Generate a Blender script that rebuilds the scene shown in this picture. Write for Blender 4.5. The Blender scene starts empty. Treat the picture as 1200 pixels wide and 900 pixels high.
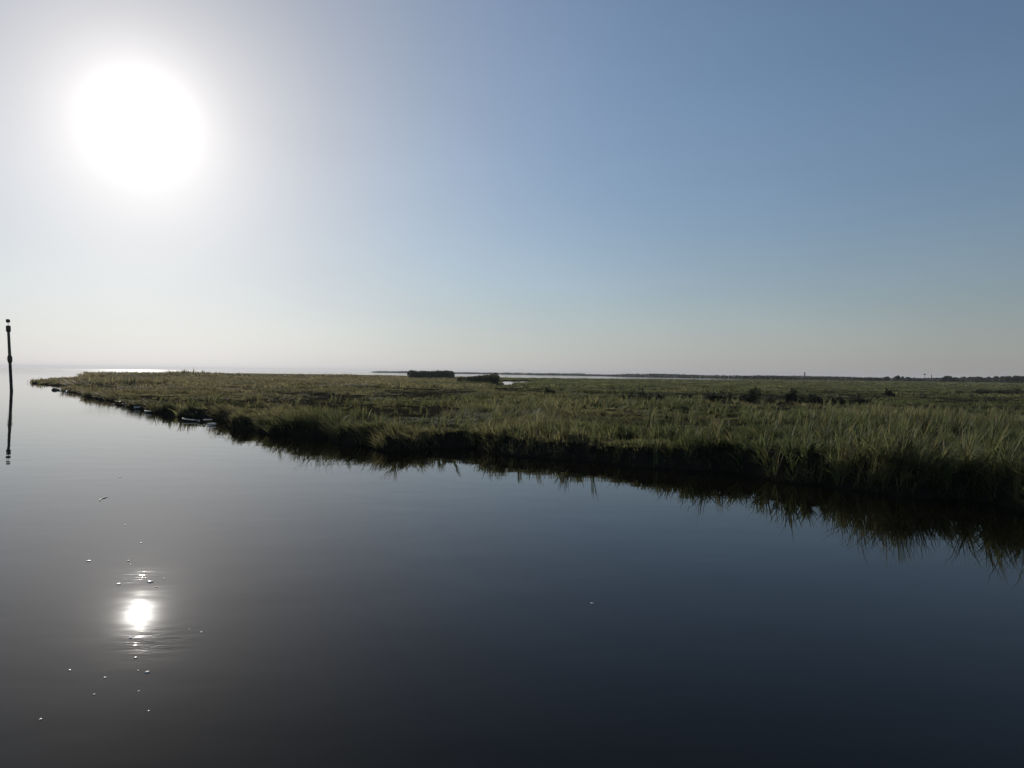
import bpy, bmesh, math, random
import numpy as np
from mathutils import Vector, Matrix

random.seed(7)
RNG = np.random.default_rng(11)
R = math.radians
sc = bpy.context.scene
COL = sc.collection

# ------------------------------------------------------------------ camera
PW, PH = 1200.0, 900.0            # pixel frame the survey points were read in
F = 782.0                         # focal length in those pixels
CAM_H = 2.2
PITCH, ROLL = R(-0.92), R(0.67)
cam_d = bpy.data.cameras.new('camera')
cam = bpy.data.objects.new('camera', cam_d)
COL.objects.link(cam)
fwd = Vector((0, math.cos(PITCH), math.sin(PITCH)))
right0 = Vector((1, 0, 0))
up0 = right0.cross(fwd)
right = right0 * math.cos(ROLL) + up0 * math.sin(ROLL)
up = right.cross(fwd)
M3 = Matrix((right, up, -fwd)).transposed()
cam.matrix_world = Matrix.Translation((0, 0, CAM_H)) @ M3.to_4x4()
cam_d.sensor_fit = 'HORIZONTAL'
cam_d.sensor_width = 36
cam_d.lens = 36 * F / PW
cam_d.clip_start = 0.1
cam_d.clip_end = 20000
sc.camera = cam


def ray(px, py):
    return (right * (px - PW / 2) + up * (PH / 2 - py) + fwd * F).normalized()


def hit(px, py, z=0.0):
    """where a surveyed sight line meets the level z"""
    d = ray(px, py)
    t = (z - CAM_H) / d.z
    p = Vector((0, 0, CAM_H)) + d * t
    return p


def horizon(px):
    d0 = (0 - right.z * (px - PW / 2) - fwd.z * F) / up.z
    return PH / 2 - d0


def far(px, below):
    """ground point on the bearing of px, 'below' pixels under the horizon"""
    return hit(px, horizon(px) + below, 0.0)


def at_dist(px, dist):
    d = ray(px, horizon(px))
    return Vector((d.x * dist, d.y * dist, 0))


SUN_DIR = ray(165, 142)
SUN_EL = math.asin(SUN_DIR.z)
SUN_AZ = math.atan2(SUN_DIR.x, SUN_DIR.y)      # clockwise from +Y

# ------------------------------------------------------------------ tagging
def tag(o, label=None, cat=None, group=None, kind=None):
    if label: o['label'] = label
    if cat: o['category'] = cat
    if group: o['group'] = group
    if kind: o['kind'] = kind
    return o


def link(name, me, mat, parent=None):
    o = bpy.data.objects.new(name, me)
    COL.objects.link(o)
    if mat: me.materials.append(mat)
    if parent is not None: o.parent = parent
    return o


def empty(name, loc):
    o = bpy.data.objects.new(name, None)
    COL.objects.link(o)
    o.location = loc
    o.empty_display_size = 0.2
    return o


def from_bm(name, bm, mat, parent=None, smooth=True):
    me = bpy.data.meshes.new(name)
    bm.to_mesh(me); bm.free()
    if smooth:
        for p in me.polygons: p.use_smooth = True
    return link(name, me, mat, parent)


def from_np(name, verts, faces, k, mat, parent=None, cols=None, smooth=False):
    """verts (n,3), faces (m,k) index array; optional per-vertex colour attribute"""
    me = bpy.data.meshes.new(name)
    nv, nf = len(verts), len(faces)
    me.vertices.add(nv)
    me.vertices.foreach_set('co', np.ascontiguousarray(verts, dtype=np.float32).ravel())
    me.loops.add(nf * k)
    me.loops.foreach_set('vertex_index', np.ascontiguousarray(faces, dtype=np.int32).ravel())
    me.polygons.add(nf)
    me.polygons.foreach_set('loop_start', np.arange(0, nf * k, k, dtype=np.int32))
    me.polygons.foreach_set('use_smooth', np.full(nf, smooth, dtype=bool))
    me.update(calc_edges=True)
    if cols is not None:
        a = me.color_attributes.new('tint', 'FLOAT_COLOR', 'POINT')
        c4 = np.ones((nv, 4), dtype=np.float32); c4[:, :3] = cols
        a.data.foreach_set('color', c4.ravel())
    return link(name, me, mat, parent)


# ------------------------------------------------------------------ noise
def _hash(ix, iy, seed):
    h = (ix * 374761393 + iy * 668265263 + seed * 974711) & 0xFFFFFFFF
    h = ((h ^ (h >> 13)) * 1274126177) & 0xFFFFFFFF
    return ((h ^ (h >> 16)) & 0xFFFFFF) / float(0xFFFFFF)


def noise(x, y, scale, seed=0):
    x = np.asarray(x, dtype=np.float64) / scale; y = np.asarray(y, dtype=np.float64) / scale
    ix = np.floor(x).astype(np.int64); iy = np.floor(y).astype(np.int64)
    fx = x - ix; fy = y - iy
    fx = fx * fx * (3 - 2 * fx); fy = fy * fy * (3 - 2 * fy)
    a = _hash(ix, iy, seed); b = _hash(ix + 1, iy, seed)
    c = _hash(ix, iy + 1, seed); d = _hash(ix + 1, iy + 1, seed)
    return (a * (1 - fx) + b * fx) * (1 - fy) + (c * (1 - fx) + d * fx) * fy


def fbm(x, y, scale, seed=0, octs=3):
    v = 0; w = 0; amp = 1.0
    for i in range(octs):
        v = v + amp * noise(x, y, scale / 2 ** i, seed + i * 17); w += amp; amp *= 0.5
    return v / w


# ------------------------------------------------------------------ materials
def new_mat(name):
    m = bpy.data.materials.new(name); m.use_nodes = True
    nt = m.node_tree; nt.nodes.clear()
    return m, nt, nt.nodes, nt.links


def principled_mat(name, c1, c2, scale=4.0, rough=0.8, bump=0.3, spec=0.3, rough2=None, detail=6.0):
    m, nt, N, L = new_mat(name)
    out = N.new('ShaderNodeOutputMaterial'); b = N.new('ShaderNodeBsdfPrincipled')
    tc = N.new('ShaderNodeTexCoord'); nz = N.new('ShaderNodeTexNoise')
    nz.inputs['Scale'].default_value = scale; nz.inputs['Detail'].default_value = detail
    L.new(tc.outputs['Object'], nz.inputs['Vector'])
    mx = N.new('ShaderNodeMix'); mx.data_type = 'RGBA'
    cr = N.new('ShaderNodeMapRange'); cr.inputs[1].default_value = 0.35; cr.inputs[2].default_value = 0.65
    L.new(nz.outputs['Fac'], cr.inputs[0]); L.new(cr.outputs[0], mx.inputs[0])
    mx.inputs[6].default_value = (*c1, 1); mx.inputs[7].default_value = (*c2, 1)
    L.new(mx.outputs[2], b.inputs['Base Color'])
    b.inputs['Roughness'].default_value = rough
    if rough2 is not None:
        rr = N.new('ShaderNodeMapRange'); rr.inputs[1].default_value = 0.3; rr.inputs[2].default_value = 0.7
        rr.inputs[3].default_value = rough; rr.inputs[4].default_value = rough2
        L.new(nz.outputs['Fac'], rr.inputs[0]); L.new(rr.outputs[0], b.inputs['Roughness'])
    b.inputs['Specular IOR Level'].default_value = spec
    bp = N.new('ShaderNodeBump'); bp.inputs['Strength'].default_value = bump; bp.inputs['Distance'].default_value = 0.05
    L.new(nz.outputs['Fac'], bp.inputs['Height']); L.new(bp.outputs['Normal'], b.inputs['Normal'])
    L.new(b.outputs[0], out.inputs[0])
    return m


def leaf_mat(name, trans=0.35, rough=0.65, spec=0.2, tint=None):
    """leaf blades: diffuse + light coming through, colour from each blade's own tint"""
    m, nt, N, L = new_mat(name)
    out = N.new('ShaderNodeOutputMaterial'); b = N.new('ShaderNodeBsdfPrincipled')
    t = N.new('ShaderNodeBsdfTranslucent'); mix = N.new('ShaderNodeMixShader')
    at = N.new('ShaderNodeAttribute'); at.attribute_name = 'tint'
    L.new(at.outputs['Color'], b.inputs['Base Color'])
    g = N.new('ShaderNodeMix'); g.data_type = 'RGBA'; g.blend_type = 'MULTIPLY'; g.inputs[0].default_value = 1
    L.new(at.outputs['Color'], g.inputs[6]); g.inputs[7].default_value = (1.0, 1.0, 0.85, 1)
    L.new(g.outputs[2], t.inputs['Color'])
    b.inputs['Roughness'].default_value = rough; b.inputs['Specular IOR Level'].default_value = spec
    mix.inputs[0].default_value = trans
    L.new(b.outputs[0], mix.inputs[1]); L.new(t.outputs[0], mix.inputs[2]); L.new(mix.outputs[0], out.inputs[0])
    return m


GRASS = leaf_mat('cordgrass_blade', 0.48)
LEAF = leaf_mat('shrub_leaf', 0.15)
MUD = principled_mat('marsh_mud', (0.013, 0.011, 0.008), (0.028, 0.024, 0.017), 2.6, 1.0, 1.0, 0.0)
BARK = principled_mat('bark', (0.05, 0.042, 0.033), (0.09, 0.075, 0.06), 12, 0.9, 0.6)
DRIFT = principled_mat('bleached_driftwood', (0.70, 0.66, 0.58), (0.82, 0.78, 0.70), 30, 0.7, 0.5)
FOAM, _nt, _N, _L = new_mat('foam')                    # a film of bubbles: light shines through it
_o = _N.new('ShaderNodeOutputMaterial'); _b = _N.new('ShaderNodeBsdfPrincipled'); _t = _N.new('ShaderNodeBsdfTranslucent'); _m = _N.new('ShaderNodeMixShader')
_b.inputs['Base Color'].default_value = (0.85, 0.85, 0.84, 1); _b.inputs['Roughness'].default_value = 0.5; _b.inputs['Coat Weight'].default_value = 1.0; _b.inputs['Coat Roughness'].default_value = 0.42; _t.inputs['Color'].default_value = (0.9, 0.9, 0.88, 1)
_nz = _N.new('ShaderNodeTexNoise'); _nz.inputs['Scale'].default_value = 90; _bp = _N.new('ShaderNodeBump'); _bp.inputs['Distance'].default_value = 0.003
_L.new(_nz.outputs['Fac'], _bp.inputs['Height']); _L.new(_bp.outputs[0], _b.inputs['Normal'])
_m.inputs[0].default_value = 0.35
_L.new(_b.outputs[0], _m.inputs[1]); _L.new(_t.outputs[0], _m.inputs[2]); _L.new(_m.outputs[0], _o.inputs[0])
WHITE = principled_mat('white_plastic', (0.78, 0.78, 0.76), (0.68, 0.68, 0.64), 14, 0.4, 0.1, 0.5)
STRAW = principled_mat('dry_straw', (0.55, 0.48, 0.34), (0.66, 0.60, 0.46), 40, 0.6, 0.3)
STONE = principled_mat('weedy_stone', (0.035, 0.035, 0.03), (0.08, 0.075, 0.06), 8, 0.75, 0.8)
IRON = principled_mat('weathered_iron', (0.05, 0.045, 0.035), (0.09, 0.07, 0.045), 18, 0.7, 0.4)
LAMP = principled_mat('dark_lantern', (0.035, 0.04, 0.03), (0.06, 0.06, 0.045), 10, 0.5, 0.2)
GREYWOOD = principled_mat('grey_weathered_timber', (0.09, 0.085, 0.075), (0.15, 0.14, 0.12), 9, 0.85, 0.5)


def pile_mat():
    """timber pile: grey-brown wood above, wet weed-stained wood towards the water"""
    m, nt, N, L = new_mat('timber_pile')
    out = N.new('ShaderNodeOutputMaterial'); b = N.new('ShaderNodeBsdfPrincipled')
    tc = N.new('ShaderNodeTexCoord'); mp = N.new('ShaderNodeMapping'); mp.inputs['Scale'].default_value = (9, 9, 0.8)
    L.new(tc.outputs['Object'], mp.inputs['Vector'])
    nz = N.new('ShaderNodeTexNoise'); nz.inputs['Scale'].default_value = 2.5; nz.inputs['Detail'].default_value = 8
    L.new(mp.outputs[0], nz.inputs['Vector'])
    w = N.new('ShaderNodeMix'); w.data_type = 'RGBA'
    w.inputs[6].default_value = (0.075, 0.062, 0.040, 1); w.inputs[7].default_value = (0.13, 0.11, 0.075, 1)
    L.new(nz.outputs['Fac'], w.inputs[0])
    sx = N.new('ShaderNodeSeparateXYZ'); L.new(tc.outputs['Object'], sx.inputs[0])
    ad = N.new('ShaderNodeMath'); ad.operation = 'MULTIPLY_ADD'; ad.inputs[1].default_value = 0.6
    L.new(nz.outputs['Fac'], ad.inputs[0]); L.new(sx.outputs['Z'], ad.inputs[2])
    mr = N.new('ShaderNodeMapRange'); mr.inputs[1].default_value = 2.3; mr.inputs[2].default_value = 2.9
    L.new(ad.outputs[0], mr.inputs[0])
    m2 = N.new('ShaderNodeMix'); m2.data_type = 'RGBA'; m2.inputs[6].default_value = (0.022, 0.022, 0.020, 1)
    L.new(mr.outputs[0], m2.inputs[0]); L.new(w.outputs[2], m2.inputs[7])
    L.new(m2.outputs[2], b.inputs['Base Color'])
    b.inputs['Roughness'].default_value = 0.8
    bp = N.new('ShaderNodeBump'); bp.inputs['Strength'].default_value = 0.6; bp.inputs['Distance'].default_value = 0.03
    L.new(nz.outputs['Fac'], bp.inputs['Height']); L.new(bp.outputs[0], b.inputs['Normal'])
    L.new(b.outputs[0], out.inputs[0])
    return m


RIPPLE_C = hit(155, 675)
RIPPLE_D = hit(195, 752)


def water_mat():
    m, nt, N, L = new_mat('tidal_water')
    out = N.new('ShaderNodeOutputMaterial'); b = N.new('ShaderNodeBsdfPrincipled')
    geo = N.new('ShaderNodeNewGeometry')
    ln = N.new('ShaderNodeVectorMath'); ln.operation = 'LENGTH'; L.new(geo.outputs['Position'], ln.inputs[0])
    # streaks of slightly ruffled water far out
    mp = N.new('ShaderNodeMapping'); mp.inputs['Scale'].default_value = (0.004, 0.03, 1)
    L.new(geo.outputs['Position'], mp.inputs['Vector'])
    st = N.new('ShaderNodeTexNoise'); st.inputs['Scale'].default_value = 1.0; st.inputs['Detail'].default_value = 3
    L.new(mp.outputs[0], st.inputs['Vector'])
    sr = N.new('ShaderNodeMapRange'); sr.inputs[1].default_value = 0.42; sr.inputs[2].default_value = 0.58
    L.new(st.outputs['Fac'], sr.inputs[0])
    r1 = N.new('ShaderNodeMapRange'); r1.inputs[1].default_value = 120; r1.inputs[2].default_value = 900
    r1.inputs[3].default_value = 0.0; r1.inputs[4].default_value = 0.02
    L.new(ln.outputs['Value'], r1.inputs[0])
    r2 = N.new('ShaderNodeMapRange'); r2.inputs[1].default_value = 80; r2.inputs[2].default_value = 400
    r2.inputs[3].default_value = 0.0; r2.inputs[4].default_value = 0.035
    L.new(ln.outputs['Value'], r2.inputs[0])
    ml = N.new('ShaderNodeMath'); ml.operation = 'MULTIPLY'; L.new(sr.outputs[0], ml.inputs[0]); L.new(r2.outputs[0], ml.inputs[1])
    ad = N.new('ShaderNodeMath'); ad.operation = 'ADD'; L.new(r1.outputs[0], ad.inputs[0]); L.new(ml.outputs[0], ad.inputs[1])
    r3 = N.new('ShaderNodeMapRange'); r3.inputs[1].default_value = 22; r3.inputs[2].default_value = 90
    r3.inputs[3].default_value = 0.012; r3.inputs[4].default_value = 0.032
    L.new(ln.outputs['Value'], r3.inputs[0])
    ad3 = N.new('ShaderNodeMath'); ad3.operation = 'ADD'; L.new(ad.outputs[0], ad3.inputs[0]); L.new(r3.outputs[0], ad3.inputs[1])
    L.new(ad3.outputs[0], b.inputs['Roughness'])
    b.inputs['Base Color'].default_value = (0.004, 0.0038, 0.0022, 1)
    b.inputs['IOR'].default_value = 1.30; b.inputs['Specular Tint'].default_value = (0.12, 0.07, 0.02, 1)
    b.inputs['Specular IOR Level'].default_value = 0.5
    # slow swell + fine ripple
    mp2 = N.new('ShaderNodeMapping'); mp2.inputs['Scale'].default_value = (0.7, 1.3, 1)
    L.new(geo.outputs['Position'], mp2.inputs['Vector'])
    n1 = N.new('ShaderNodeTexNoise'); n1.inputs['Scale'].default_value = 0.9; n1.inputs['Detail'].default_value = 3; n1.inputs['Roughness'].default_value = 0.45
    L.new(mp2.outputs[0], n1.inputs['Vector'])
    b1 = N.new('ShaderNodeBump'); b1.inputs['Strength'].default_value = 1.0; b1.inputs['Distance'].default_value = 0.0045
    L.new(n1.outputs['Fac'], b1.inputs['Height'])
    # a breath of wind ruffling two small patches
    mp3 = N.new('ShaderNodeMapping'); mp3.inputs['Scale'].default_value = (4.0, 13.0, 1); mp3.inputs['Rotation'].default_value = (0, 0, R(-10))
    L.new(geo.outputs['Position'], mp3.inputs['Vector'])
    n2 = N.new('ShaderNodeTexNoise'); n2.inputs['Scale'].default_value = 1.0; n2.inputs['Detail'].default_value = 3
    L.new(mp3.outputs[0], n2.inputs['Vector'])
    fac = None
    for c, rad, amp in ((RIPPLE_C, 0.42, 0.8), (RIPPLE_D, 0.5, 0.8)):
        ds = N.new('ShaderNodeVectorMath'); ds.operation = 'DISTANCE'
        L.new(geo.outputs['Position'], ds.inputs[0]); ds.inputs[1].default_value = c
        mr = N.new('ShaderNodeMapRange'); mr.interpolation_type = 'SMOOTHSTEP'
        mr.inputs[1].default_value = rad; mr.inputs[2].default_value = rad * 0.2
        mr.inputs[3].default_value = 0; mr.inputs[4].default_value = amp
        L.new(ds.outputs['Value'], mr.inputs[0])
        if fac is None: fac = mr.outputs[0]
        else:
            a2 = N.new('ShaderNodeMath'); a2.operation = 'MAXIMUM'
            L.new(fac, a2.inputs[0]); L.new(mr.outputs[0], a2.inputs[1]); fac = a2.outputs[0]
    # the shore rim of the point gets faint parallel ripples too
    ds = N.new('ShaderNodeVectorMath'); ds.operation = 'DISTANCE'
    L.new(geo.outputs['Position'], ds.inputs[0]); ds.inputs[1].default_value = hit(140, 484)
    mr = N.new('ShaderNodeMapRange'); mr.inputs[1].default_value = 9; mr.inputs[2].default_value = 2; mr.inputs[3].default_value = 0; mr.inputs[4].default_value = 1
    L.new(ds.outputs['Value'], mr.inputs[0])
    a2 = N.new('ShaderNodeMath'); a2.operation = 'MAXIMUM'; L.new(fac, a2.inputs[0]); L.new(mr.outputs[0], a2.inputs[1]); fac = a2.outputs[0]
    b2 = N.new('ShaderNodeBump'); b2.inputs['Distance'].default_value = 0.0022
    L.new(fac, b2.inputs['Strength']); L.new(n2.outputs['Fac'], b2.inputs['Height']); L.new(b1.outputs[0], b2.inputs['Normal'])
    L.new(b2.outputs[0], b.inputs['Normal'])
    L.new(b.outputs[0], out.inputs[0])
    return m


# ------------------------------------------------------------------ marsh outline (waterline survey)
NEAR = [(78, 459), (92, 463), (110, 467.5), (140, 474), (160, 479), (180, 482.5), (205, 488), (232, 489.5), (256, 493.5),
        (300, 505), (350, 511), (385, 516), (420, 520), (455, 527), (480, 530), (505, 526), (540, 526), (565, 530), (600, 535),
        (650, 538), (700, 540), (750, 547), (800, 552), (850, 555), (900, 562), (950, 569), (1000, 575),
        (1060, 581), (1110, 585), (1148, 589), (1175, 594), (1215, 602), (1262, 612)]
outline = [hit(x, y) for x, y in NEAR]
outline += [Vector((12, 9.2, 0)), Vector((17, 7.6, 0)), Vector((40, 2, 0)), Vector((2500, -400, 0)), Vector((2500, 1300, 0))]
for px, dy in [(1300, 1.5), (1100, 1.6), (960, 1.8), (905, 3.2), (860, 5.6), (720, 5.7), (640, 5.9), (600, 5.8), (560, 5.4),
               (520, 5.0), (450, 4.7), (410, 4.4), (300, 4.4), (200, 4.8), (120, 5.4), (103, 7.0), (97, 9.0), (91, 12.4)]:
    outline.append(far(px, dy))
outline += [hit(x, y) for x, y in [(80, 444.6), (62, 445.4), (46, 446.8), (37, 448.6), (50, 450.6), (68, 451.8), (80, 452.5), (82, 455)]]
OUT = np.array([(p.x, p.y) for p in outline])

POND = [far(x, dy) for x, dy in [(579, 15), (592, 15.3), (606, 13.8), (625, 10.5), (634, 9.3), (612, 9.0), (590, 8.8), (580, 9.2)]]
PND = np.array([(p.x, p.y) for p in POND])

SHORE = [far(x, dy) for x, dy in [(440, 1.15), (520, 1.3), (600, 1.6), (720, 2.3), (800, 2.9), (870, 3.3), (930, 2.6), (1000, 2.2)]]
SHORE += [Vector((2600, 1000, 0)), Vector((2600, 2800, 0)), at_dist(700, 2800), at_dist(440, 2600)]
SHR = np.array([(p.x, p.y) for p in SHORE])


def px_of(x, y):
    return PW / 2 + F * x / np.maximum(y, 0.1)


def sdf(P, poly):
    """signed distance, positive inside"""
    x, y = P[:, 0], P[:, 1]
    d = np.full(len(P), 1e18); inside = np.zeros(len(P), bool)
    n = len(poly)
    for i in range(n):
        ax, ay = poly[i]; bx, by = poly[(i + 1) % n]
        ex, ey = bx - ax, by - ay
        t = np.clip(((x - ax) * ex + (y - ay) * ey) / max(ex * ex + ey * ey, 1e-9), 0, 1)
        d = np.minimum(d, (x - ax - t * ex) ** 2 + (y - ay - t * ey) ** 2)
        c = ((ay > y) != (by > y))
        with np.errstate(divide='ignore', invalid='ignore'):
            xi = ax + (y - ay) * ex / (ey if abs(ey) > 1e-12 else 1e-12)
        inside ^= c & (x < xi)
    d = np.sqrt(d)
    return np.where(inside, d, -d)


def edge_sd(P):
    """marsh inside-distance with a ragged rim"""
    x, y = P[:, 0], P[:, 1]
    dist = np.hypot(x, y)
    s = sdf(P, OUT)
    amp = np.clip(dist / 14, 0.7, 2.0)
    s = s + amp * ((noise(x, y, 1.7, 3) - 0.5) * 0.7 + (noise(x, y, 0.55, 4) - 0.5) * 0.28)
    p = sdf(P, PND) + (noise(x, y, 9, 31) - 0.5) * 5
    return np.minimum(s, -p)


def ground_z(P, s=None):
    x, y = P[:, 0], P[:, 1]
    if s is None: s = edge_sd(P)
    dist = np.hypot(x, y)
    top = 0.37 + 0.16 * (fbm(x, y, 3.0, 8) - 0.5) + 0.16 * (fbm(x, y, 11.0, 9) - 0.5)
    # low mud and the thin spit on the far left lie lower
    top = top + 0.13 * np.clip((px_of(x, y) - 560) / 250, 0, 1) * np.clip((40 - dist) / 15, 0, 1)
    lowk = np.clip((52 - dist) / 20, 0, 1)
    top = top * (0.55 + 0.45 * lowk)
    wdt = 0.30 + 0.30 * noise(x, y, 2.3, 12) * np.clip((dist - 10) / 3, 0, 1)
    t = np.clip((s + 0.12) / wdt, 0, 1)
    z = -0.16 + (top + 0.16) * (t * t * (3 - 2 * t)) + (0.04 * (noise(x, y, 0.35, 14) - 0.5) + 0.14 * (noise(x, y, 0.8, 15) - 0.5)) * np.clip(t * 4, 0, 1)
    z = np.where(s < -0.12, np.maximum(-0.16 + (s + 0.12) * 0.5, -1.0), z)
    sh = sdf(P, SHR)
    z2 = np.where(sh > 0, np.clip(sh * 0.02, -0.2, 0.7), -1.0)
    return np.maximum(z, z2)


# ------------------------------------------------------------------ ground sheet + water
def build_ground():
    nt, nr = 640, 420
    th = np.linspace(R(-58), R(62), nt)
    rr = np.exp(np.linspace(math.log(5.0), math.log(2950), nr))
    T, RR = np.meshgrid(th, rr)
    P = np.stack([(RR * np.sin(T)).ravel(), (RR * np.cos(T)).ravel()], 1)
    z = ground_z(P)
    V = np.column_stack([P, z])
    i = np.arange(nr - 1)[:, None] * nt + np.arange(nt - 1)[None, :]
    Fq = np.stack([i, i + 1, i + nt + 1, i + nt], -1).reshape(-1, 4)
    o = from_np('ground', V, Fq, 4, MUD, smooth=True)
    tag(o, kind='structure')
    return o


build_ground()

bm = bmesh.new()
bmesh.ops.create_circle(bm, cap_ends=True, segments=128, radius=2990)
water = from_bm('water', bm, water_mat(), smooth=False)
tag(water, kind='structure')


# ------------------------------------------------------------------ grass
def blades(base, h, w, az, lean, face, tint, segs=3, droop=0.15):
    """vectorised tapering bent blades -> verts, quads, colours"""
    n = len(base)
    ts = np.linspace(0, 1, segs + 1)
    prof = {3: [0.75, 1.0, 0.72, 0.10], 2: [0.85, 0.9, 0.12]}[segs]
    dx, dy = np.sin(az), np.cos(az)
    fx, fy = np.cos(face), np.sin(face)
    V = np.empty((n, (segs + 1) * 2, 3), np.float32)
    norm = 1 / np.sqrt(1 + lean ** 2 * 0.8)
    for k, t in enumerate(ts):
        hx = lean * h * norm * t ** 1.7
        cx = base[:, 0] + dx * hx; cy = base[:, 1] + dy * hx
        cz = base[:, 2] + h * norm * (t - droop * lean * t ** 3)
        ww = w * prof[k] * 0.5
        V[:, 2 * k, 0] = cx - fx * ww; V[:, 2 * k, 1] = cy - fy * ww; V[:, 2 * k, 2] = cz
        V[:, 2 * k + 1, 0] = cx + fx * ww; V[:, 2 * k + 1, 1] = cy + fy * ww; V[:, 2 * k + 1, 2] = cz
    m = (segs + 1) * 2
    q = np.array([[2 * k, 2 * k + 1, 2 * k + 3, 2 * k + 2] for k in range(segs)])
    Fq = (np.arange(n)[:, None, None] * m + q[None]).reshape(-1, 4)
    C = np.repeat(tint[:, None, :], m, 1).reshape(-1, 3)
    return V.reshape(-1, 3), Fq, C


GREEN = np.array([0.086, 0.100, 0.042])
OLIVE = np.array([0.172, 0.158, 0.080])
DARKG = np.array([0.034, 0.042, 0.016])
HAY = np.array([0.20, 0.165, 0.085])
GLARE_BROWN = np.array([0.215, 0.172, 0.105])  # warm cast of the veiling glare, as a blade colour


# tall patches of reed / low hay patches, placed in the marsh: (x, y, radius along x, radius along y, extra height)
def patch(px, below, rx, ry, dh):
    p = far(px, below)
    return (p.x, p.y, rx, ry, dh)


TALL = [patch(165, 7.6, 26, 22, 1.0), patch(230, 8.0, 16, 20, 0.95), patch(368, 7.0, 17, 22, 0.85),
        patch(112, 10.5, 7, 16, 0.8), patch(142, 20, 4.6, 15, 0.7), patch(455, 19, 14, 7, 0.32), patch(520, 14, 12, 8, 0.4)]


def grass_fields(P, s):
    x, y = P[:, 0], P[:, 1]
    dist = np.hypot(x, y); bx = px_of(x, y)
    cl = fbm(x, y, 2.6, 41)                       # clumpiness
    big = fbm(x, y, 9.0, 43)
    clump = np.clip((cl - 0.44) / 0.16, 0, 1)
    hollow = np.clip((fbm(x, y, 6.5, 61) - 0.50) / 0.07, 0, 1)      # wet hollows with thin, dark growth
    hgt = 0.13 + 0.30 * clump + 0.14 * (big - 0.5)
    # the right bank is ranker: tall, upright cordgrass
    rank = np.clip((bx - 820) / 220, 0, 1) * np.clip((46 - dist) / 18, 0, 1)
    hgt = hgt * (1 - 0.4 * rank) + rank * (0.12 + 0.36 * noise(x, y, 0.9, 44) ** 1.4)
    fringe = np.clip(1 - np.abs(s - 0.30) / 0.8, 0, 1)
    hollow = hollow * (1 - 0.55 * rank) * (1 - fringe) * (1 - 0.55 * np.clip((dist - 70) / 60, 0, 1))
    hgt = hgt * (1 - 0.5 * hollow) + fringe * (0.04 + 0.40 * np.clip((noise(x, y, 2.2, 45) - 0.25) / 0.5, 0, 1))
    spit = np.clip((-54 - x * 1.0) / 4, 0, 1) * np.clip((112 - dist) / 10, 0, 1)
    hgt = hgt * (1 - 0.65 * spit)
    for (cx, cy, rx, ry, dh) in TALL:
        e = ((x - cx) / rx) ** 2 + ((y - cy) / ry) ** 2
        hgt = hgt + dh * np.clip((1.15 - e) / 0.3, 0, 1)
    far_k = np.clip((dist - 60) / 80, 0, 1)
    hgt = hgt * (1 - 0.15 * far_k)
    dens = np.clip((fbm(x, y, 1.1, 46) - 0.34) / 0.16, 0.14, 1)
    gap = np.clip((noise(x, y, 4.5, 47) - 0.10) / 0.12, 0.15, 1)
    dens = np.maximum(dens * gap, far_k) * (1 - 0.75 * hollow * (1 - 0.5 * far_k))
    dens = np.maximum(dens, np.clip(fringe * 1.6, 0, 1))
    # combed swirls of lodged hay
    ang = fbm(x, y, 6.0, 51) * 9.0
    lod = np.clip((fbm(x, y, 3.4, 53) - 0.34) / 0.2, 0, 1) * (1 - 0.6 * rank)
    sp = np.clip((fbm(x, y, 5.5, 57) - 0.36) / 0.28 + 0.35 * np.clip(-x / 30, 0, 1) - 0.35 * np.clip(x / 6, 0, 1), 0, 1)    # two kinds of grass, greener to the right; leftward olive shift paints in glare
    return hgt, dens, ang, lod, sp, rank, fringe, dist, hollow


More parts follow.
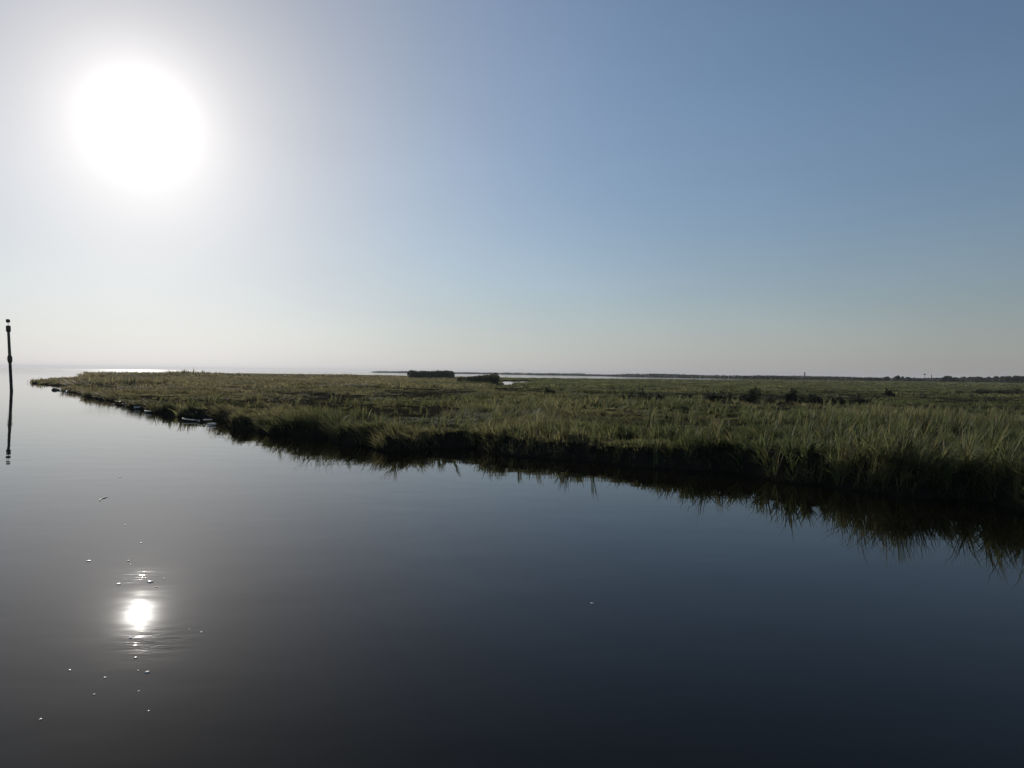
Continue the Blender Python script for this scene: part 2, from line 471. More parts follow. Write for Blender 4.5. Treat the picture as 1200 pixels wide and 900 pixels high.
def make_grass():
    VV, FF, CC, off = [], [], [], 0
    zones = [(5.5, 15, 60.0, 16, 0.0135, 3), (15, 32, 34.0, 13, 0.022, 3), (32, 80, 13.0, 9, 0.04, 3), (80, 190, 3.4, 8, 0.10, 2), (190, 560, 0.6, 7, 0.30, 2)]
    for (r0, r1, den, nb, wid, segs) in zones:
        a0, a1 = R(-41), R(46)
        area = 0.5 * (a1 - a0) * (r1 ** 2 - r0 ** 2)
        n = int(area * den)
        th = RNG.uniform(a0, a1, n); rr = np.sqrt(RNG.uniform(r0 ** 2, r1 ** 2, n))
        P = np.stack([rr * np.sin(th), rr * np.cos(th)], 1)
        s = edge_sd(P)
        keep = s > -0.06
        P, s = P[keep], s[keep]
        hgt, dens, ang, lod, sp, rank, fringe, dist, hollow = grass_fields(P, s)
        keep = RNG.uniform(size=len(P)) < dens
        P, s = P[keep], s[keep]
        hgt, ang, lod, sp, rank, fringe, dist, hollow = [a[keep] for a in (hgt, ang, lod, sp, rank, fringe, dist, hollow)]
        n = len(P)
        # tuft traits
        th_h = hgt * RNG.uniform(0.75, 1.25, n)
        rad = np.where(rank > 0.3, 0.065, 0.10) * (1 + (dist > 32) * dist / 60)
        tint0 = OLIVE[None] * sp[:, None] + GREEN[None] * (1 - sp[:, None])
        glare_br = 0.65 * np.clip((-P[:, 0] - 2) / 30, 0, 1)[:, None]  # veiling glare on the left, painted into the blade tint as brown
        tint0 = tint0 * (1 - glare_br) + GLARE_BROWN[None] * glare_br
        dk = np.maximum(np.clip((RNG.uniform(size=n) - 0.72) * 6, 0, 1), hollow)[:, None]
        tint0 = tint0 * (1 - 0.7 * dk) + DARKG[None] * 0.7 * dk
        tint0 = tint0 * RNG.uniform(0.6, 1.5, n)[:, None]
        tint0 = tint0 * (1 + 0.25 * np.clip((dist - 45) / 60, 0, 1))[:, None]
        tall = (RNG.uniform(size=n) < (0.02 + 0.10 * rank + 0.04 * fringe)) & (dist < 60)
        idx = np.repeat(np.arange(n), nb); k = len(idx)
        r_ = rad[idx] * np.sqrt(RNG.uniform(size=k)); a_ = RNG.uniform(0, 6.283, k)
        B = np.column_stack([P[idx, 0] + r_ * np.cos(a_), P[idx, 1] + r_ * np.sin(a_), np.zeros(k)])
        h = th_h[idx] * RNG.uniform(0.6, 1.15, k)
        h = np.where(tall[idx], h * 1.2 + 0.12, h)
        lean = np.abs(RNG.normal(0.36, 0.24, k)) + 0.25 * rank[idx] * RNG.uniform(0, 1, k) + 1.15 * lod[idx] * RNG.uniform(0.6, 1.2, k)
        lean = np.where(tall[idx], lean * 0.45, lean)
        own = a_ + 1.57
        az = np.where(RNG.uniform(size=k) < 0.35 + 0.6 * lod[idx], ang[idx] + RNG.normal(0, 0.35, k), math.pi / 2 - a_)
        az = np.where((rank[idx] > 0.3) & (RNG.uniform(size=k) < 0.55), RNG.normal(1.2, 0.5, k), az)
        hang = (fringe[idx] > 0.45) & (s[idx] < 0.5) & (RNG.uniform(size=k) < 0.72)
        e = 0.3
        gx = sdf(P + [e, 0], OUT) - sdf(P - [e, 0], OUT); gy = sdf(P + [0, e], OUT) - sdf(P - [0, e], OUT)
        az = np.where(hang, np.arctan2(-gx, -gy)[idx] + RNG.normal(0, 0.5, k), az)
        lean = np.where(hang, RNG.uniform(0.6, 2.0, k), lean); h = np.where(hang, h * 0.9, h)
        # rim blades hang out over the bank, towards open water
        face = RNG.uniform(0, 3.1416, k)
        w = wid * RNG.uniform(0.6, 1.35, k) * np.where(tall[idx], 1.25, 1.0)
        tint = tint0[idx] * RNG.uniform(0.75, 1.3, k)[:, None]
        dead = RNG.uniform(size=k) < np.where(tall[idx], 0.22, 0.10)
        tint[dead] = HAY[None] * RNG.uniform(0.6, 1.1, dead.sum())[:, None]
        B[:, 2] = ground_z(B[:, :2]) - 0.02
        ok = B[:, 2] > 0.0
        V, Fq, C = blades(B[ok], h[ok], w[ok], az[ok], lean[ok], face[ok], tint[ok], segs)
        VV.append(V); FF.append(Fq + off); CC.append(C); off += len(V)
    # upright paler tufts standing out of the sward, in loose drifts
    n = 5000
    th = RNG.uniform(R(-30), R(44), n); rr = np.sqrt(RNG.uniform(9.5 ** 2, 46 ** 2, n))
    P = np.stack([rr * np.sin(th), rr * np.cos(th)], 1)
    s = edge_sd(P)
    drift = np.clip((fbm(P[:, 0], P[:, 1], 2.2, 81) - 0.52) / 0.10, 0, 1) * (0.35 + 0.65 * np.clip((px_of(P[:, 0], P[:, 1]) - 500) / 300, 0, 1))
    keep = (s > 0.05) & (RNG.uniform(size=n) < 0.75 * drift)
    P, s = P[keep], s[keep]; n = len(P)
    nb = 16; idx = np.repeat(np.arange(n), nb); k = len(idx)
    a_ = RNG.uniform(0, 6.283, k); r_ = 0.05 * np.sqrt(RNG.uniform(size=k))
    B = np.column_stack([P[idx, 0] + r_ * np.cos(a_), P[idx, 1] + r_ * np.sin(a_), np.zeros(k)])
    B[:, 2] = ground_z(B[:, :2]) - 0.02
    h = RNG.uniform(0.36, 0.72, n)[idx] * RNG.uniform(0.7, 1.1, k)
    lean = (np.abs(RNG.normal(0.18, 0.12, n)))[idx] + RNG.uniform(0, 0.22, k)
    az = RNG.normal(1.1, 0.7, n)[idx] + RNG.normal(0, 0.35, k)
    w = RNG.uniform(0.012, 0.024, k)
    mixc = RNG.uniform(0, 1, n)[idx][:, None]
    tint = (GREEN[None] * 1.35 * (1 - mixc) + OLIVE[None] * 1.15 * mixc) * RNG.uniform(0.75, 1.3, k)[:, None]
    V, Fq, C = blades(B, h, w, az, lean, RNG.uniform(0, 3.1416, k), tint, 3)
    VV.append(V); FF.append(Fq + off); CC.append(C); off += len(V)
    V, Fq, C = np.concatenate(VV), np.concatenate(FF), np.concatenate(CC)
    print('GRASS verts', len(V), 'faces', len(Fq))
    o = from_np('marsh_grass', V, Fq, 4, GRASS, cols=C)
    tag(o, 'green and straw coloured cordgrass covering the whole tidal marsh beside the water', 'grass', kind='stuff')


make_grass()


# ------------------------------------------------------------------ leaves for shrubs, trees and far woods
def leaf_cloud(centers, radii, per, size, tint, rng, flat=0.8):
    """leaf-sized faces spread through several uneven lobes"""
    Vs, Cs = [], []
    for c, r, p in zip(centers, radii, per):
        d = rng.normal(size=(p, 3)); d /= np.linalg.norm(d, axis=1)[:, None]
        rad = r[None] * (rng.uniform(0.12, 1.0, (p, 1)) ** 0.45)
        pos = np.asarray(c)[None] + d * rad
        a = rng.normal(size=(p, 3)); a /= np.linalg.norm(a, axis=1)[:, None]
        b = np.cross(a, rng.normal(size=(p, 3))); b /= np.linalg.norm(b, axis=1)[:, None]
        s = size * rng.uniform(0.55, 1.4, (p, 1))
        q = np.stack([pos - a * s, pos - b * s * 0.5, pos + a * s, pos + b * s * 0.5], 1)
        Vs.append(q.reshape(-1, 3))
        t = np.asarray(tint)[None] * rng.uniform(0.6, 1.4, (p, 1))
        Cs.append(np.repeat(t, 4, 0))
    V = np.concatenate(Vs); n = len(V) // 4
    return V, np.arange(n * 4).reshape(n, 4), np.concatenate(Cs)


def stems_mesh(bm, paths, r0, r1, seg=6):
    for path in paths:
        rings = []
        for i, p in enumerate(path):
            t = i / (len(path) - 1); r = r0 * (1 - t) + r1 * t
            rings.append([bm.verts.new((p[0] + r * math.cos(2 * math.pi * k / seg), p[1] + r * math.sin(2 * math.pi * k / seg), p[2])) for k in range(seg)])
        for a, b in zip(rings, rings[1:]):
            for k in range(seg):
                bm.faces.new((a[k], a[(k + 1) % seg], b[(k + 1) % seg], b[k]))
        bm.faces.new(rings[-1]); bm.faces.new(rings[0][::-1])


def zg(x, y):
    return float(ground_z(np.array([[x, y]]))[0])


def shrub(loc, wx, wy, h, label, name='shrub', cat='shrub', group=None, flat_top=False, slope=0.0, tint=(0.030, 0.036, 0.016), leaf=0.05, n=1500):
    rng = np.random.default_rng(int(abs(loc[0] * 37 + loc[1] * 91)) + 5)
    z0 = max(zg(loc[0], loc[1]), 0.02)
    root = empty(name, (loc[0], loc[1], z0)); tag(root, label, cat, group)
    cs, rs, ps = [], [], []
    nl = 10 if flat_top else 11
    for i in range(nl):
        u = rng.uniform(-0.85, 0.85); v = rng.uniform(-0.8, 0.8)
        if flat_top:
            u = -0.9 + 1.8 * i / (nl - 1); hh = h * rng.uniform(0.9, 1.03) * (1 - slope * (0.9 - u) / 1.8); rz = hh * 0.54
            cs.append((u * wx / 2, v * wy / 2, hh - rz)); rs.append(np.array([wx * 0.11, wy * 0.45, rz]))
        else:
            hh = h * (1.0 - 0.45 * abs(u)) * rng.uniform(0.5, 1.1); rz = hh * 0.5
            cs.append((u * wx / 2 * 0.95, v * wy / 2 * 0.9, hh - rz)); rs.append(np.array([wx * 0.13, wy * 0.16, rz]) * rng.uniform(0.7, 1.3))
        ps.append(int(n / nl))
    V, Fq, C = leaf_cloud(cs, rs, ps, leaf, tint, rng)
    V[:, 2] = np.maximum(V[:, 2], 0.01)
    from_np('foliage', V, Fq, 4, LEAF, root, C)
    bm = bmesh.new()
    paths = []
    for c in cs:
        b = (c[0] * 0.55, c[1] * 0.55)
        paths.append([(b[0], b[1], -0.15), (b[0] * 0.9 + c[0] * 0.1, c[1] * 0.6, c[2] * 0.5), (c[0], c[1], c[2] * 1.25)])
    bm.free()
    for path in paths[::2]:
        bm = bmesh.new(); stems_mesh(bm, [path], 0.012 * (1 + h), 0.004 * (1 + h), 5)
        from_bm('stem', bm, BARK, root)
    return root


def gp(px, py, z=0.35):
    p = hit(px, py, z); return (p.x, p.y)


# two tall flat-topped thickets by the pond
p = far(505, 7.2); k = p.y / F
shrub((p.x, p.y), 50 * k, 5.0, 2.75, 'long flat-topped dense dark thicket standing on the marsh skyline', 'thicket', 'thicket', flat_top=True, leaf=0.24, n=9000, tint=(0.052, 0.058, 0.020))
p = far(560, 13.5); k = p.y / F
shrub((p.x, p.y), 46 * k, 4.2, 2.05, 'broad flat-topped thicket ending steeply at the left side of the small pond', 'thicket', 'thicket', flat_top=True, leaf=0.14, n=9000, slope=0.42, tint=(0.075, 0.080, 0.030))

SHRUBS = [  # px, base py, width px, height px, label
    (752, 470, 26, 15, 'round dark shrub in mid marsh, leftmost of the tall dark shrubs'),
    (774, 471, 20, 9, 'low dark shrub touching the right side of the round shrub in mid marsh'),
    (727, 468, 10, 7, 'small dark shrub just left of the round shrub in mid marsh'),
    (643, 461, 12, 6, 'lone small dark shrub right of and below the pond'),
    (803, 467, 14, 7, 'small low shrub in the gap before the long row of dark shrubs'),
    (840, 472, 28, 13, 'first and broadest dark shrub at the left end of the long row'),
    (866, 471, 24, 12, 'dark shrub second from the left in the long row'),
    (888, 470, 24, 14, 'tall rounded dark shrub third from the left in the long row'),
    (928, 470, 14, 15, 'narrow upright dark shrub, the tallest in the long row'),
    (950, 472, 22, 11, 'dark shrub right of the narrow upright one in the long row'),
    (978, 472, 24, 9, 'low dark shrub second from the right end of the long row'),
    (1008, 472, 22, 9, 'low dark shrub at the right end of the long row'),
    (1042, 463, 9, 7, 'little isolated dark shrub beyond the right end of the row'),
    (1150, 460, 40, 6, 'wide low dark shrub band far back at the right, left half'),
    (1186, 461, 34, 6, 'wide low dark shrub band far back at the right edge of the view'),
]
for px, py, wpx, hpx, lab in SHRUBS:
    x, y = gp(px, py); k = y / F; wpx *= 1.3
    shrub((x, y), wpx * k, max(wpx * k * 0.6, 0.5), hpx * k * 1.35, lab, group='dark shrubs scattered over the marsh', leaf=0.034 * (1 + y / 60), n=2000, tint=(0.036, 0.041, 0.018))


# ------------------------------------------------------------------ far shore woods and single trees
def far_woods():
    rng = np.random.default_rng(5)
    cs, rs, ps = [], [], []
    pts = SHORE[:8]
    for i in range(520):
        u = rng.uniform(0, 6.999); j = int(u); f = u - j
        a, b = pts[j], pts[j + 1]
        base = a.lerp(b, f); d = base.length
        base = base * (1 + rng.uniform(0.01, 0.30))
        hh = (1.2 + 2.3 * float(noise(base.x, base.y, 120, 71)) ** 1.5 + rng.uniform(0, 0.7)) * (0.8 + d / 2600)
        wv = rng.uniform(6, 16)
        cs.append((base.x, base.y, hh * 0.5)); rs.append(np.array([wv, wv, hh * 0.52])); ps.append(90)
    # behind the right-hand meadow
    for i in range(320):
        px = rng.uniform(880, 1300); d = rng.uniform(430, 560)
        q = at_dist(px, d)
        hh = (1.2 + 1.0 * float(noise(px, 0, 30, 72)) + rng.uniform(0, 0.3)) * d / 470
        wv = rng.uniform(3, 7)
        cs.append((q.x, q.y, hh * 0.5 + 0.1)); rs.append(np.array([wv, wv, hh * 0.55])); ps.append(110)
    V, Fq, C = leaf_cloud(cs, rs, ps, 0.75, (0.036, 0.040, 0.024), rng)
    V[:, 2] = np.maximum(V[:, 2], 0.05)
    o = from_np('far_woods', V, Fq, 4, LEAF, cols=C)
    tag(o, 'low dark line of scrub and woods along the far shore at the horizon', 'woods', kind='stuff')


far_woods()


def tree(px, d, wpx, hpx, label):
    d *= 0.74; hpx = hpx * 0.9 + 3.4
    q = at_dist(px, d); k = q.y / F
    rng = np.random.default_rng(int(px * 3))
    w, h = wpx * k, hpx * k
    root = empty('tree', (q.x, q.y, 0.2)); tag(root, label, 'tree', 'trees on the right horizon')
    cs, rs, ps = [], [], []
    for i in range(9):
        u = rng.uniform(-0.75, 0.75); v = rng.uniform(-0.6, 0.6)
        hh = h * (1 - 0.45 * u * u) * rng.uniform(0.72, 1.0)
        rz = h * rng.uniform(0.20, 0.30)
        cs.append((u * w / 2, v * w / 2, hh - rz)); rs.append(np.array([w * 0.2, w * 0.2, rz])); ps.append(130)
    V, Fq, C = leaf_cloud(cs, rs, ps, 0.32, (0.032, 0.037, 0.02), rng)
    from_np('crown', V, Fq, 4, LEAF, root, C)
    bm = bmesh.new()
    paths = [[(0, 0, -0.4), (0.08, 0, h * 0.3), (0.0, 0.05, h * 0.75)]]
    for c in cs[:5]:
        paths.append([(0.05, 0, h * 0.25), (c[0] * 0.5, c[1] * 0.5, c[2] * 0.7), tuple(c)])
    stems_mesh(bm, paths, 0.28, 0.07, 7)
    from_bm('trunk', bm, BARK, root)


TREES = [
    (1054, 560, 9, 5.4, 'lone dark round tree left of the two thin posts on the horizon'),
    (1039, 600, 7, 3.2, 'small low tree just left of the lone round tree'),
    (1064, 600, 8, 3.0, 'small low tree just right of the lone round tree'),
    (1111, 560, 11, 6.0, 'domed tree at the left end of the right-hand tree line'),
    (1106, 540, 5, 3.4, 'small bush-like tree tucked under the left end of the tree line'),
    (1119, 560, 7, 4.2, 'short tree leaning against the right of the domed tree'),
    (1128, 620, 10, 4.4, 'low tree in the tree line, first right of the dip'),
    (1138, 620, 10, 4.6, 'low tree in the tree line, second right of the dip'),
    (1149, 600, 9, 5.6, 'slightly pointed tree in the middle of the tree line'),
    (1159, 620, 10, 4.6, 'even-topped tree just right of the pointed tree'),
    (1169, 620, 10, 4.8, 'even-topped tree left of the two big crowns at the right edge'),
    (1179, 560, 11, 6.2, 'big rounded crown second from the right edge of the view'),
    (1190, 540, 13, 7.2, 'biggest and tallest rounded crown near the right edge of the view'),
    (1200, 560, 11, 5.8, 'tree cut by the right edge of the view'),
]
for t in TREES: tree(*t)


def lathe(bm, prof, seg=20, off=(0, 0)):
    rings = []
    for z, r in prof:
        rings.append([bm.verts.new((off[0] + r * math.cos(2 * math.pi * k / seg), off[1] + r * math.sin(2 * math.pi * k / seg), z)) for k in range(seg)])
    for a, b in zip(rings, rings[1:]):
        for k in range(seg):
            bm.faces.new((a[k], a[(k + 1) % seg], b[(k + 1) % seg], b[k]))
    bm.faces.new(rings[-1]); bm.faces.new(rings[0][::-1])


# thin posts on the right horizon
def horizon_post(px, d, h, r, label, top=None):
    q = at_dist(px, d)
    root = empty('horizon_post', (q.x, q.y, 0.2)); tag(root, label, 'post')
    bm = bmesh.new(); lathe(bm, [(-0.4, r * 1.15), (h * 0.5, r), (h, r * 0.9)], 10)
    from_bm('post', bm, GREYWOOD, root)
    if top:
        bm = bmesh.new(); bmesh.ops.create_cube(bm, size=1)
        bmesh.ops.scale(bm, vec=(top, top, 0.18), verts=bm.verts); bmesh.ops.translate(bm, vec=(0, 0, h + 0.09), verts=bm.verts)
        bmesh.ops.bevel(bm, geom=bm.edges[:], offset=0.03, segments=1)
        from_bm('platform', bm, GREYWOOD, root, False)
        rng = np.random.default_rng(3)
        V, Fq, C = leaf_cloud([(0, 0, h + 0.38)], [np.array([top * 0.45, top * 0.45, 0.28])], [160], 0.2, (0.06, 0.05, 0.035), rng)
        from_np('nest', V, Fq, 4, LEAF, root, C)


horizon_post(1083.5, 520, 4.2, 0.10, 'thin post with a small dark platform on top, left of its pair', 1.3)
horizon_post(1091.5, 520, 4.3, 0.22, 'plain thin dark post right of the post with a platform')
horizon_post(943, 640, 6.0, 0.55, 'short stout dark post sticking up above the far tree line')


# ------------------------------------------------------------------ channel marker
def marker():
    b = hit(13.4, 458.2)
    Y = b.y
    def onp(px, py):
        d = ray(px, py); t = Y / d.y
        return Vector((0, 0, CAM_H)) + d * t
    top = onp(9.6, 381.5)
    k = Y / F
    axis = (top - b); H = axis.length
    root = empty('channel_marker', b)
    root.rotation_mode = 'QUATERNION'
    root.rotation_quaternion = Vector((0, 0, 1)).rotation_difference(axis.normalized())
    tag(root, 'tall leaning dark timber channel marker standing alone in the water at the left', 'channel marker')
    r = 1.45 * k
    rnd = random.Random(2)
    bm = bmesh.new()
    prof = [(-1.6, r * 1.12)]
    for i in range(24):
        t = i / 23
        prof.append((t * (H - 7.2 * k), r * (1.1 - 0.12 * t) * (1 + rnd.uniform(-0.03, 0.03))))
    lathe(bm, prof, 18)
    from_bm('pile', bm, pile_mat(), root)
    # thicker head
    bm = bmesh.new(); z = H - 7.6 * k
    lathe(bm, [(z, r * 1.1), (z + 0.05, r * 1.52), (z + 0.1, r * 1.62), (H - 0.1, r * 1.62), (H - 0.02, r * 1.5), (H, r * 0.9)], 18)
    from_bm('pile_head', bm, IRON, root)
    # collar
    bm = bmesh.new(); z = 37.5 * k
    lathe(bm, [(z - 5 * k, r * 1.02), (z - 3.4 * k, r * 1.45), (z - 1.2 * k, r * 1.72), (z + 1.6 * k, r * 1.72), (z + 3.4 * k, r * 1.4), (z + 5 * k, r * 1.0)], 18)
    from_bm('collar', bm, IRON, root)
    # lantern on a thin rod
    bm = bmesh.new(); lathe(bm, [(H - 0.02, 0.022), (H + 0.34, 0.02)], 8)
    from_bm('rod', bm, IRON, root)
    bm = bmesh.new(); z = H + 3.4 * k
    lathe(bm, [(z, 0.09), (z + 0.03, 0.15), (z + 0.07, 0.165), (z + 0.24, 0.165), (z + 0.29, 0.15), (z + 0.33, 0.08)], 16)
    from_bm('lantern', bm, LAMP, root)


marker()


# ------------------------------------------------------------------ drift, stones and foam
def lump(name, loc, size, mat, label, cat, group=None, seed=0, rough=0.25, sub=3, rz=0.0):
    bm = bmesh.new(); bmesh.ops.create_icosphere(bm, subdivisions=sub, radius=0.5)
    from mathutils import noise as mn
    for v in bm.verts:
        n = mn.noise(v.co * 3.1 + Vector((seed * 7.3, 1.7 * seed, 0.3))) + 0.5 * mn.noise(v.co * 7.0 + Vector((0, seed * 3.1, 0)))
        v.co *= 1 + rough * n
        v.co.x *= size[0]; v.co.y *= size[1]; v.co.z *= size[2]
    o = from_bm(name, bm, mat)
    o.location = loc; o.rotation_euler.z = rz
    return tag(o, label, cat, group)


def stick(name, p0, p1, r, mat, label, cat, group=None, bend=0.1, seed=0):
    rnd = random.Random(seed)
    p0, p1 = Vector(p0), Vector(p1); L = (p1 - p0).length
    side = Vector((-(p1 - p0).y, (p1 - p0).x, 0)).normalized()
    bm = bmesh.new(); rings = []; seg = 8; n = 9
    dirv = (p1 - p0).normalized(); a = side; b = dirv.cross(a)
    for i in range(n):
        t = i / (n - 1)
        c = (p1 - p0) * t + side * (bend * L * math.sin(math.pi * t)) + Vector((0, 0, 0.15 * r * rnd.uniform(-1, 1)))
        rr = r * (1 - 0.45 * t) * rnd.uniform(0.85, 1.15) * (0.45 if i in (0, n - 1) else 1)
        rings.append([bm.verts.new(c + a * rr * math.cos(2 * math.pi * k / seg) + b * rr * math.sin(2 * math.pi * k / seg)) for k in range(seg)])
    for u, v in zip(rings, rings[1:]):
        for k in range(seg): bm.faces.new((u[k], u[(k + 1) % seg], v[(k + 1) % seg], v[k]))
    bm.faces.new(rings[-1]); bm.faces.new(rings[0][::-1])
    o = from_bm(name, bm, mat); o.location = p0
    return tag(o, label, cat, group)


def wl(px, py, z=0.03):
    p = hit(px, py); return Vector((p.x, p.y, z))


g_st = 'stones in the shallows off the marsh point'
lump('stone', wl(64.5, 457.2, 0.05), (0.55, 0.5, 0.32), STONE, 'larger dark stone in the water off the marsh point, leftmost of the four lumps', 'stone', g_st, 1)
lump('stone', wl(67.6, 457.4, 0.03), (0.4, 0.4, 0.24), STONE, 'smaller dark stone touching the right side of the larger stone', 'stone', g_st, 2)
lump('stone', wl(73.5, 457.8, 0.03), (0.36, 0.4, 0.22), STONE, 'small dark stone between the two white scraps off the marsh point', 'stone', g_st, 3)
lump('drift_scrap', wl(71, 458.2, 0.04), (0.16, 0.14, 0.12), WHITE, 'small white scrap between the dark stones off the marsh point', 'drift scrap', None, 4)
lump('drift_scrap', wl(77.6, 459.6, 0.05), (0.2, 0.16, 0.16), WHITE, 'small white scrap at the foot of the marsh point', 'drift scrap', None, 5)


def float_buoy():
    p = hit(140.2, 473.6)
    p = p * 0.985
    root = empty('net_float', (p.x, p.y, 0.10)); root.rotation_euler = (R(70), 0, R(30))
    tag(root, 'bright white round net float washed up at the bank edge', 'float')
    bm = bmesh.new(); prof = [(-0.11, 0.03)] + [(0.11 * math.sin(a), 0.115 * math.cos(a)) for a in np.linspace(-1.3, 1.3, 11)] + [(0.11, 0.03)]
    lathe(bm, prof, 18); from_bm('ball', bm, WHITE, root)
    bm = bmesh.new(); lathe(bm, [(0.105, 0.03), (0.14, 0.035), (0.15, 0.02)], 12); from_bm('eye', bm, IRON, root)


float_buoy()
g_dr = 'bleached drift sticks along the left bank'
stick('drift_stick', wl(143, 475.0, 0.10), wl(150.5, 476.4, 0.08), 0.05, DRIFT, 'short grey drift stick lying just right of the white float', 'drift stick', g_dr, 0.1, 1)
stick('drift_stick', wl(157, 479.6, 0.09), wl(164.5, 479.4, 0.10), 0.06, DRIFT, 'short pale drift stick midway between the float and the curved stick', 'drift stick', g_dr, 0.2, 2)
stick('drift_stick', wl(170, 483.2, 0.08), wl(177.5, 484.2, 0.09), 0.05, DRIFT, 'short pale drift stick second left of the long curved stick', 'drift stick', g_dr, -0.1, 3)
stick('drift_stick', wl(214, 492.6, 0.11), wl(231, 494.2, 0.07), 0.035, DRIFT, 'long curved pale drift stick at the foot of the left bank', 'drift stick', g_dr, -0.18, 4)
stick('drift_stick', wl(238, 494.6, 0.09), wl(249, 494.8, 0.11), 0.03, DRIFT, 'thin pale drift stick just above the blunt white one', 'drift stick', g_dr, 0.12, 5)
stick('drift_stick', wl(253.5, 498.6, 0.06), wl(243, 498.2, 0.05), 0.045, DRIFT, 'blunt white drift stick lying lowest, at the waterline', 'drift stick', g_dr, -0.05, 6)
lump('drift_scrap', wl(233, 495.0, 0.07), (0.09, 0.08, 0.08), DRIFT, 'tiny pale scrap off the right end of the curved stick', 'drift scrap', None, 9)

stick('floating_straw', wl(117, 587.5, 0.004), wl(127, 582.5, 0.008), 0.011, STRAW, 'pale floating straw on open water between the marker and the sun reflection', 'straw', None, 0.12, 7)

g_f = 'white foam flecks floating on the water'
FLECKS = [
    (176, 682, 6.0, 4.2, 'biggest white foam fleck, just above right of the sun reflection'),
    (172.5, 788, 5.0, 4.0, 'second biggest white foam fleck, well below the sun reflection'),
    (139, 684.5, 5.0, 2.4, 'long flat foam fleck at the upper left rim of the sun reflection'),
    (104, 657.5, 5.0, 2.2, 'flat foam fleck far up left of the sun reflection'),
    (159, 771, 3.4, 3.0, 'round foam fleck straight below the sun reflection, above the second biggest'),
    (152.7, 747.5, 3.4, 2.4, 'foam fleck close under the lower edge of the sun reflection'),
    (183.5, 688, 2.0, 1.8, 'tiny foam fleck at the lower right of the biggest fleck'),
    (192.5, 678, 2.2, 1.4, 'tiny foam fleck right of the biggest fleck'),
    (165, 636.5, 2.4, 1.8, 'small foam fleck highest above the sun reflection'),
    (150.5, 657.5, 2.4, 2.0, 'upper of two tiny foam flecks above the sun reflection'),
    (152.7, 661.5, 1.8, 1.4, 'lower of two tiny foam flecks above the sun reflection'),
    (162, 786, 2.0, 1.6, 'tiny foam fleck left beside the second biggest fleck'),
    (122.8, 794.3, 2.8, 2.2, 'small foam fleck lower left of the sun reflection, right of the outermost one'),
    (81.7, 785.6, 2.8, 2.2, 'small foam fleck lower left, outermost of the pair at that height'),
    (110.2, 814, 2.4, 2.0, 'small foam fleck below the pair at the lower left'),
    (162.5, 810, 2.2, 1.4, 'tiny foam fleck under the second biggest fleck'),
    (236, 741, 2.6, 2.0, 'small foam fleck alone right of the sun reflection'),
    (222, 737.5, 1.6, 1.2, 'faintest foam fleck between the sun reflection and the lone right fleck'),
    (174, 833.3, 2.4, 1.6, 'small foam fleck lowest below the sun reflection'),
    (47.5, 843, 3.0, 2.4, 'foam fleck at the far lower left of the water'),
    (694, 707, 4.0, 2.0, 'lone foam fleck on the dark water in the middle of the view'),
    (146.5, 615, 1.8, 1.4, 'tiny foam fleck below right of the floating straw'),
    (140.5, 559, 2.2, 1.6, 'tiny foam fleck on pale water above the floating straw'),
]
for i, (px, py, wpx, hpx, lab) in enumerate(FLECKS):
    p = hit(px, py); k = p.length / F
    w = wpx * k
    lump('foam_fleck', (p.x, p.y, 0.0015), (w, max(hpx, wpx * 0.7) * k * 1.1, min(hpx * k * 0.5, 0.02)), FOAM, lab, 'foam fleck', g_f, i + 20, 0.35, 3, i * 1.1)

# ------------------------------------------------------------------ light
sun_d = bpy.data.lights.new('sun', 'SUN'); sun = bpy.data.objects.new('sun', sun_d); COL.objects.link(sun)
sun_d.energy = 4.8; sun_d.angle = R(0.53); sun_d.color = (1.0, 0.94, 0.84)
sun.rotation_mode = 'QUATERNION'
sun.rotation_quaternion = (-SUN_DIR).to_track_quat('-Z', 'Y')
sun.location = (-20, 30, 30)

w = bpy.data.worlds.new('World'); sc.world = w; w.use_nodes = True
N, L = w.node_tree.nodes, w.node_tree.links; N.clear()
out = N.new('ShaderNodeOutputWorld'); bg = N.new('ShaderNodeBackground')
sky = N.new('ShaderNodeTexSky'); sky.sky_type = 'NISHITA'; sky.sun_disc = False
sky.sun_elevation = SUN_EL; sky.sun_rotation = SUN_AZ
sky.altitude = 0; sky.air_density = 1.0; sky.dust_density = 0.05; sky.ozone_density = 1.0
# bright hazy aureole round the sun itself, a function of the angle from the sun's direction
tc = N.new('ShaderNodeTexCoord')
nm = N.new('ShaderNodeVectorMath'); nm.operation = 'NORMALIZE'; L.new(tc.outputs['Generated'], nm.inputs[0])
dt = N.new('ShaderNodeVectorMath'); dt.operation = 'DOT_PRODUCT'; L.new(nm.outputs[0], dt.inputs[0]); dt.inputs[1].default_value = SUN_DIR
mn_ = N.new('ShaderNodeMath'); mn_.operation = 'MINIMUM'; mn_.inputs[1].default_value = 0.9999999; L.new(dt.outputs['Value'], mn_.inputs[0])
ac = N.new('ShaderNodeMath'); ac.operation = 'ARCCOSINE'; L.new(mn_.outputs[0], ac.inputs[0])


def math_node(op, a, b):
    m = N.new('ShaderNodeMath'); m.operation = op
    for i, v in enumerate((a, b)):
        if isinstance(v, (int, float)): m.inputs[i].default_value = v
        else: L.new(v, m.inputs[i])
    return m.outputs[0]


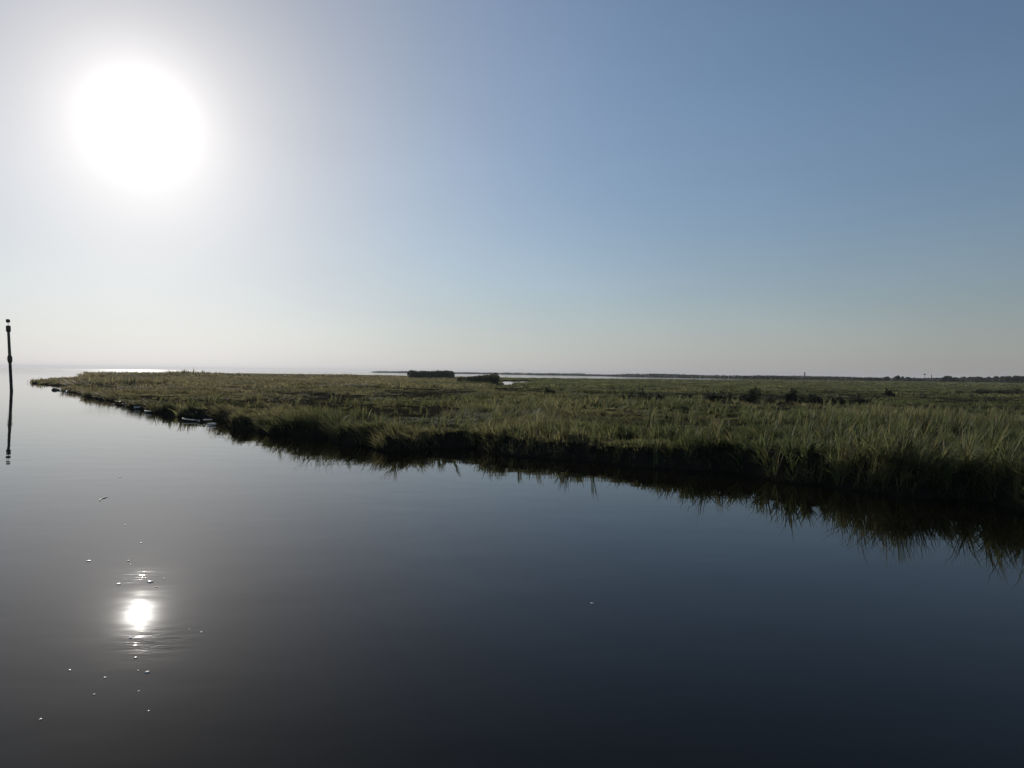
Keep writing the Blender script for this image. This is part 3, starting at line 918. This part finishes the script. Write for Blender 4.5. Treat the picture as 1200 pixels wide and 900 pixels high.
# low humid air takes the colour out of the sky towards the horizon
sz = N.new('ShaderNodeSeparateXYZ'); L.new(nm.outputs[0], sz.inputs[0])
el = math_node('MAXIMUM', sz.outputs['Z'], 0.0)
hv = math_node('MULTIPLY', math_node('POWER', 2.718, math_node('DIVIDE', el, -0.18)), 0.94)
bw = N.new('ShaderNodeRGBToBW'); L.new(sky.outputs[0], bw.inputs[0])
gr = N.new('ShaderNodeVectorMath'); gr.operation = 'SCALE'; gr.inputs[0].default_value = (0.512, 0.458, 0.452); L.new(bw.outputs[0], gr.inputs['Scale'])
veil = N.new('ShaderNodeMix'); veil.data_type = 'RGBA'; L.new(hv, veil.inputs[0]); L.new(sky.outputs[0], veil.inputs[6]); L.new(gr.outputs[0], veil.inputs[7])
th = math_node('ADD', ac.outputs[0], 0.12)
wide = math_node('DIVIDE', 0.195, math_node('POWER', th, 2.0))
core = math_node('DIVIDE', 120.0, math_node('ADD', math_node('POWER', math_node('DIVIDE', ac.outputs[0], 0.0155), 3.6), 1.0))
broad = math_node('POWER', 2.718, math_node('MULTIPLY', math_node('POWER', math_node('DIVIDE', ac.outputs[0], R(30)), 2.0), -1.0))


def coloured(fac, col):
    n = N.new('ShaderNodeVectorMath'); n.operation = 'SCALE'; n.inputs[0].default_value = col; L.new(fac, n.inputs['Scale'])
    return n.outputs[0]


cm = N.new('ShaderNodeVectorMath'); cm.operation = 'ADD'
L.new(coloured(wide, (1.08, 1.0, 0.94)), cm.inputs[0]); L.new(coloured(broad, (1.12, 1.08, 1.06)), cm.inputs[1])
cm0 = cm
cm = N.new('ShaderNodeVectorMath'); cm.operation = 'ADD'
L.new(cm0.outputs[0], cm.inputs[0]); L.new(coloured(core, (1.0, 0.97, 0.92)), cm.inputs[1])
tn = N.new('ShaderNodeVectorMath'); tn.operation = 'MULTIPLY'; tn.inputs[1].default_value = (0.845, 0.95, 1.055); L.new(veil.outputs[2], tn.inputs[0])
ad = N.new('ShaderNodeVectorMath'); ad.operation = 'ADD'; 
cl_m = N.new('ShaderNodeMapping'); cl_m.inputs['Scale'].default_value = (2.2, 2.2, 7.0); L.new(nm.outputs[0], cl_m.inputs['Vector'])
cl_n = N.new('ShaderNodeTexNoise'); cl_n.inputs['Scale'].default_value = 1.4; cl_n.inputs['Detail'].default_value = 5; L.new(cl_m.outputs[0], cl_n.inputs['Vector'])
cl_r = N.new('ShaderNodeMapRange'); cl_r.inputs[1].default_value = 0.3; cl_r.inputs[2].default_value = 0.7; cl_r.inputs[3].default_value = 0.975; cl_r.inputs[4].default_value = 1.03
L.new(cl_n.outputs['Fac'], cl_r.inputs[0])
un = N.new('ShaderNodeVectorMath'); un.operation = 'SCALE'; 
# aerosol whitens the sky towards the sun
nb_ = N.new('ShaderNodeRGBToBW'); L.new(tn.outputs[0], nb_.inputs[0])
wn = N.new('ShaderNodeMix'); wn.data_type = 'RGBA'
wf = math_node('MULTIPLY', math_node('POWER', 2.718, math_node('MULTIPLY', math_node('POWER', math_node('DIVIDE', ac.outputs[0], R(20)), 2.0), -1.0)), 0.80)
L.new(wf, wn.inputs[0]); L.new(tn.outputs[0], wn.inputs[6]); L.new(coloured(nb_.outputs[0], (1.03, 1.0, 0.98)), wn.inputs[7])
L.new(wn.outputs[2], un.inputs[0]); L.new(cl_r.outputs[0], un.inputs['Scale'])
L.new(un.outputs[0], ad.inputs[0]); L.new(cm.outputs[0], ad.inputs[1])
L.new(ad.outputs[0], bg.inputs['Color']); bg.inputs['Strength'].default_value = 0.1
L.new(bg.outputs[0], out.inputs[0])

# ------------------------------------------------------------------ haze
HAZE = 0.00016
if HAZE:
    bm = bmesh.new(); bmesh.ops.create_cube(bm, size=1)
    bmesh.ops.scale(bm, vec=(6400, 6400, 14), verts=bm.verts); bmesh.ops.translate(bm, vec=(0, 0, 5), verts=bm.verts)
    m, nt, NN, LL = new_mat('haze_air')
    o_ = NN.new('ShaderNodeOutputMaterial'); v_ = NN.new('ShaderNodeVolumePrincipled')
    v_.inputs['Color'].default_value = (0.9, 0.92, 0.95, 1); v_.inputs['Density'].default_value = HAZE
    v_.inputs['Anisotropy'].default_value = 0.0
    LL.new(v_.outputs[0], o_.inputs['Volume'])
    hz = from_bm('haze', bm, m, smooth=False); tag(hz, kind='stuff')

# ------------------------------------------------------------------ render settings
sc.view_settings.view_transform = 'Standard'
sc.view_settings.look = 'None'
sc.view_settings.gamma = 1
sc.view_settings.use_curve_mapping = False
sc.view_settings.exposure = -0.24
sc.render.engine = 'CYCLES'
sc.cycles.use_denoising = True
sc.cycles.max_bounces = 8
sc.cycles.diffuse_bounces = 3
sc.cycles.glossy_bounces = 4
sc.cycles.transmission_bounces = 4
sc.cycles.volume_bounces = 1
sc.cycles.sample_clamp_indirect = 6
sc.cycles.caustics_reflective = False
